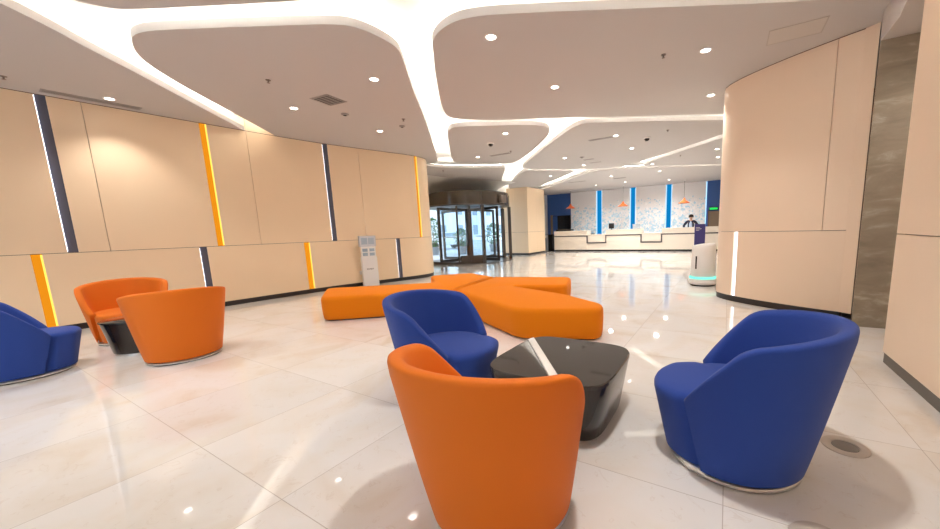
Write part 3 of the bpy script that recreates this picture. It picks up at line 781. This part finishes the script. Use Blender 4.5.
# ------------------------------------------------------------------ robot, sign, kiosk
t = thing('delivery_robot', (-.44, 8.85, 0), 'white rounded delivery robot with a teal light ring beside the curved right wall', 'robot')
mb = MB(); mb.lathe([(.25, .03), (.275, .05), (.285, .12), (.275, .155)], seg=48); mb.build('base', M['white'], t, smooth=True)
MB().lathe([(.24, .002), (.25, .029)], seg=40).build('bumper', M['base'], t)
mb = MB(); mb.lathe([(.272, .156), (.280, .165), (.275, .20), (.262, .205)], seg=48); mb.build('light_ring', M['teal'], t, smooth=True)
mb = MB(); S = 48
def rr(r, z, sl): return [(r * cos(2 * pi * k / S), r * sin(2 * pi * k / S), z + sl * r * cos(2 * pi * k / S)) for k in range(S)]
mb.rings([rr(.235, .206, 0), rr(.245, .23, 0), rr(.243, .5, 0), rr(.236, .80, .05), rr(.228, .89, .11), rr(.21, .91, .12), rr(.13, .92, .12)]); mb.build('body', M['white'], t, smooth=True, angle=50)
mb = MB(); a = radians(-122)
mb.box(.236, .249, -.016, .016, .38, .66); o = mb.build('sensor_slot', M['black'], t, bevel=.003); o.rotation_euler = (0, 0, a)
t = thing('sign_stand', (-.72, 12.0, 0), 'purple standing sign with small white writing, behind the white robot', 'sign', rz=.1)
MB().box(-.145, .145, -.012, .012, .5, 1.35).build('sign_board', M['purple'], t, bevel=.004)
MB().tube([(0, .02, .02), (0, .02, .9)], .014).build('pole', M['silver'], t); MB().box(-.15, .15, -.12, .14, 0, .02).build('foot', M['silver'], t)
for k, (w, z) in enumerate(((.11, 1.25), (.15, 1.21), (.09, 1.17))): MB().box(-.11, -.11 + w, -.0145, -.0122, z - .007, z + .007).build('lettering', M['white'], t)

t = thing('kiosk', (-8.24, 6.20, 0), 'slim white kiosk with grey display squares standing against the left wall', 'kiosk', rz=atan2(-.45, .89) + pi / 2)
MB().box(-.19, .19, -.11, .11, .02, .80).build('body', M['white'], t, bevel=.008)
MB().box(-.20, .20, -.13, .11, 0, .02).build('foot', M['vent'], t)
MB().box(-.175, .175, -.10, .09, .80, 1.07).build('holder', M['white'], t, bevel=.006)
MB().box(-.205, .195, -.10, .11, 1.07, 1.35).build('top_panel', pbr('kiosk_grey', (.62, .63, .67), .4), t, bevel=.006)
for sx in (-.09, .08):
    MB().box(sx - .075, sx + .07, -.106, -.101, 1.13, 1.30).build('display_square', M['screen'], t)
    for z in (.83, .94):
        MB().box(sx - .065, sx + .06, -.106, -.101, z, z + .08).build('display_square', pbr('kiosk_blue_grey', (.33, .42, .50), .3), t)
MB().lathe([(.012, 0), (.012, .006)], (0, 0, 0), 12).build('button', pbr('kiosk_gold', (.6, .4, .15), .4), t).location = (.12, -.104, 1.055)
for k in range(5): MB().box(-.09 + k * .035, -.09 + k * .035 + .024, -.1125, -.1105, .47 - .01 * (k % 2), .50).build('lettering', M['vent'], t)
p = WL.at(10.75, .03)
t = thing('wall_socket', (p[0], p[1], .32), 'tiny white socket box on the left wall beside the white kiosk', 'socket', rz=atan2(-.25, .97) + pi / 2)
MB().box(-.06, .06, -.03, .03, 0, .10).build('body', M['white'], t, bevel=.006); MB().box(-.02, .02, -.033, -.0305, .03, .07).build('plug_hole', M['dark'], t)

# ------------------------------------------------------------------ receptionist
def skin_mesh(name, verts, edges, radii, mat, parent, sub=1, root=0):
    me = bpy.data.meshes.new(name); me.from_pydata(verts, edges, []); me.update()
    o = link(name, me, mat, parent)
    o.modifiers.new('skin', 'SKIN').use_smooth_shade = True
    for i, r in enumerate(radii):
        sv = me.skin_vertices[0].data[i]; sv.radius = (r, r) if not isinstance(r, tuple) else r; sv.use_root = (i == root)
    s = o.modifiers.new('sub', 'SUBSURF'); s.levels = sub; s.render_levels = sub
    return o
pr = thing('person', (-1.72, 21.24, 0), 'person with black hair, dark jacket and pale blue shirt standing behind reception counter', 'person')
pr.scale = (1.06, 1.06, 1.06)
V, E_, R_ = [], [], []
def jv(p, r, to=None):
    V.append(p); R_.append(r); i = len(V) - 1
    if to is not None: E_.append((to, i))
    return i
pel = jv((0, 0, .95), (.15, .11)); ab = jv((0, 0, 1.10), (.135, .10), pel); ch = jv((0, 0, 1.30), (.16, .11), ab); ub = jv((0, .01, 1.42), (.12, .09), ch)
nk = jv((0, .0, 1.50), .052, ub); hb = jv((0, -.01, 1.56), (.068, .078), nk); hm = jv((0, -.012, 1.64), (.078, .095), hb); ht = jv((0, 0, 1.71), (.060, .075), hm)
for s_ in (-1, 1):
    sh_ = jv((s_ * .185, 0, 1.40), .065, ub); el = jv((s_ * .33, -.05, 1.20), .045, sh_); wr = jv((s_ * .22, -.24, 1.06), .028, el); pm = jv((s_ * .19, -.31, 1.045), (.036, .018), wr)
    for k, (dx, ln) in enumerate(((-.032, .062), (-.011, .075), (.011, .072), (.031, .055))):
        f1 = jv((s_ * .185 + dx, -.36, 1.04), .010, pm); f2 = jv((s_ * .185 + dx * 1.1, -.36 - ln * .55, 1.03), .009, f1); jv((s_ * .185 + dx * 1.1, -.36 - ln, 1.015), .008, f2)
    t1 = jv((s_ * .15, -.30, 1.04), .011, pm); jv((s_ * .125, -.335, 1.03), .009, t1)
    hp = jv((s_ * .10, 0, .88), .095, pel); kn = jv((s_ * .11, -.01, .50), .062, hp); an = jv((s_ * .115, .02, .09), .042, kn); jv((s_ * .125, -.13, .045), .04, an)
body = skin_mesh('body', V, E_, R_, M['skin'], pr, 2)
def sub(name, pts, rad, edges, mat): return skin_mesh(name, pts, edges, rad, mat, pr, 2)
jk = [(0, .005, .86), (0, .005, 1.10), (0, .005, 1.30), (0, .015, 1.42), (-.19, 0, 1.405), (-.335, -.05, 1.20), (-.235, -.22, 1.075), (.19, 0, 1.405), (.335, -.05, 1.20), (.235, -.22, 1.075)]
sub('jacket', jk, [(.17, .125), (.155, .12), (.175, .125), (.125, .095), .075, .056, .04, .075, .056, .04], [(0, 1), (1, 2), (2, 3), (3, 4), (4, 5), (5, 6), (3, 7), (7, 8), (8, 9)], M['suit'])
sub('shirt', [(0, -.075, 1.0), (0, -.085, 1.2), (0, -.07, 1.36), (0, -.025, 1.47)], [(.075, .06), (.085, .06), (.085, .055), (.05, .05)], [(0, 1), (1, 2), (2, 3)], M['shirt'])
sub('trousers', [(0, 0, .92), (-.105, 0, .84), (-.112, -.01, .50), (-.116, .02, .12), (.105, 0, .84), (.112, -.01, .50), (.116, .02, .12)], [(.16, .12), .108, .075, .06, .108, .075, .06], [(0, 1), (1, 2), (2, 3), (0, 4), (4, 5), (5, 6)], M['suit'])
for s_ in (-1, 1): sub('shoe', [(s_ * .116, .04, .05), (s_ * .125, -.14, .042)], [.05, .042], [(0, 1)], M['black'])
mb = MB(); mb.lathe([(.108, .0), (.118, .05), (.105, .10), (.07, .135), (.02, .148)], (0, .018, 1.625), 24); mb.build('hair', M['hair'], pr, smooth=True)
for s_ in (-1, 1):
    MB().lathe([(.004, -.012), (.012, -.006), (.013, .004), (.004, .012)], (s_ * .034, -.098, 1.622), 12).build('eye', M['dark'], pr, smooth=True)
    MB().lathe([(.006, -.03), (.014, -.01), (.014, .012), (.006, .03)], (s_ * .088, .01, 1.605), 10).build('ear', M['skin'], pr, smooth=True)
MB().lathe([(.017, -.012), (.014, .01), (.005, .04)], (0, -.104, 1.585), 10).build('nose', M['skin'], pr, smooth=True)
MB().box(-.024, .024, -.097, -.088, 1.552, 1.56).build('mouth', pbr('lips', (.45, .2, .17), .6), pr)

# ------------------------------------------------------------------ street outside the entrance
struct(MB().box(-60, -12.4, -10, 50, -.14, -.02).build('street_ground', M['pave']))
bd = thing('building', (-42, 36, 0), 'pale bluish street building seen through the revolving door glass', 'building')
MB().box(-3, 3, -32, 32, -.02, 7.2).build('wall', M['facade'], bd)
for k in range(15):
    for j in range(2):
        MB().box(2.98, 3.06, -31 + k * 4.2, -29.7 + k * 4.2, .9 + j * 3.4, 2.6 + j * 3.4).build('window', M['facadeglass'], bd)
def bush(x, y, h, r, lb):
    t = thing('potted_shrub', (x, y, -.02), lb, 'shrub', 'shrubs outside the entrance')
    MB().lathe([(.24, 0), (.32, .5), (.29, .5)], seg=24).build('planter', M['pot'], t, smooth=True)
    MB().tube([(0, 0, .45), (0, 0, h * .6)], .03).build('stem', M['brown'], t)
    mb = MB(); rnd = random.Random(int(x * 10))
    for k in range(420):
        a, b = rnd.uniform(0, 2 * pi), rnd.uniform(-1, 1); q = rnd.uniform(.35, 1) * r
        c = Vector((q * cos(a) * (1 - b * b) ** .5, q * sin(a) * (1 - b * b) ** .5, .5 + (h - .5) * (.5 + .5 * b)))
        d = Vector((rnd.uniform(-1, 1), rnd.uniform(-1, 1), rnd.uniform(-.6, 1))).normalized(); e = d.orthogonal().normalized()
        l = rnd.uniform(.07, .14)
        vs = [mb.bm.verts.new(c + v) for v in (-d * l * .2, e * l * .35 + d * l * .3, d * l, -e * l * .35 + d * l * .3)]
        mb.bm.faces.new(vs)
    mb.build('foliage', M['leaf'], t)
bush(-16.3, 17.2, 2.3, .55, 'green shrub in a grey planter outside the left door glass')
bush(-14.6, 17.9, 1.6, .5, 'lower green shrub in a planter outside the middle door glass')
bush(-14.0, 20.6, 1.9, .6, 'green shrub in a planter outside the right door glass')
cr = thing('car', (-21, 23.5, -.02), 'white parked car in the street outside the revolving door', 'car', rz=1.2)
mb = MB(); prof = [(-2.1, .35), (-2.15, .75), (-1.5, .95), (-.9, 1.42), (.6, 1.45), (1.25, .98), (2.05, .85), (2.15, .4)]
mb.rings([[(x, y * (1 if z < 1 else .85), z) for x, z in prof] for y in (-.85, -.8, 0, .8, .85)]); mb.build('body', M['car'], cr, bevel=.05)
for sx in (-1.35, 1.3):
    for sy in (-.86, .74):
        mb = MB(); mb.tube([(sx, sy, .33), (sx, sy + .16, .33)], .33, 24); mb.build('wheel', M['tyre'], cr, smooth=True)
mb = MB(); mb.rings([[(-1.3, y, 1.0), (-.85, y, 1.36), (.55, y, 1.39), (1.05, y, 1.0)] for y in (-.83, .83)]); mb.build('window_band', M['facadeglass'], cr)

# ------------------------------------------------------------------ world and output look
w = bpy.data.worlds.new('sky'); SC.world = w; w.use_nodes = True
bg = w.node_tree.nodes['Background']; bg.inputs[0].default_value = (.80, .90, 1.0, 1); bg.inputs[1].default_value = 1.6
SC.view_settings.view_transform = 'Standard'; SC.view_settings.look = 'None'; SC.view_settings.gamma = 1.0
SC.view_settings.use_curve_mapping = False; SC.view_settings.exposure = 0.70
SC.cycles.use_denoising = True
SC.cycles.max_bounces = 10; SC.cycles.diffuse_bounces = 6; SC.cycles.glossy_bounces = 5; SC.cycles.transparent_max_bounces = 16
SC.cycles.sample_clamp_indirect = 8
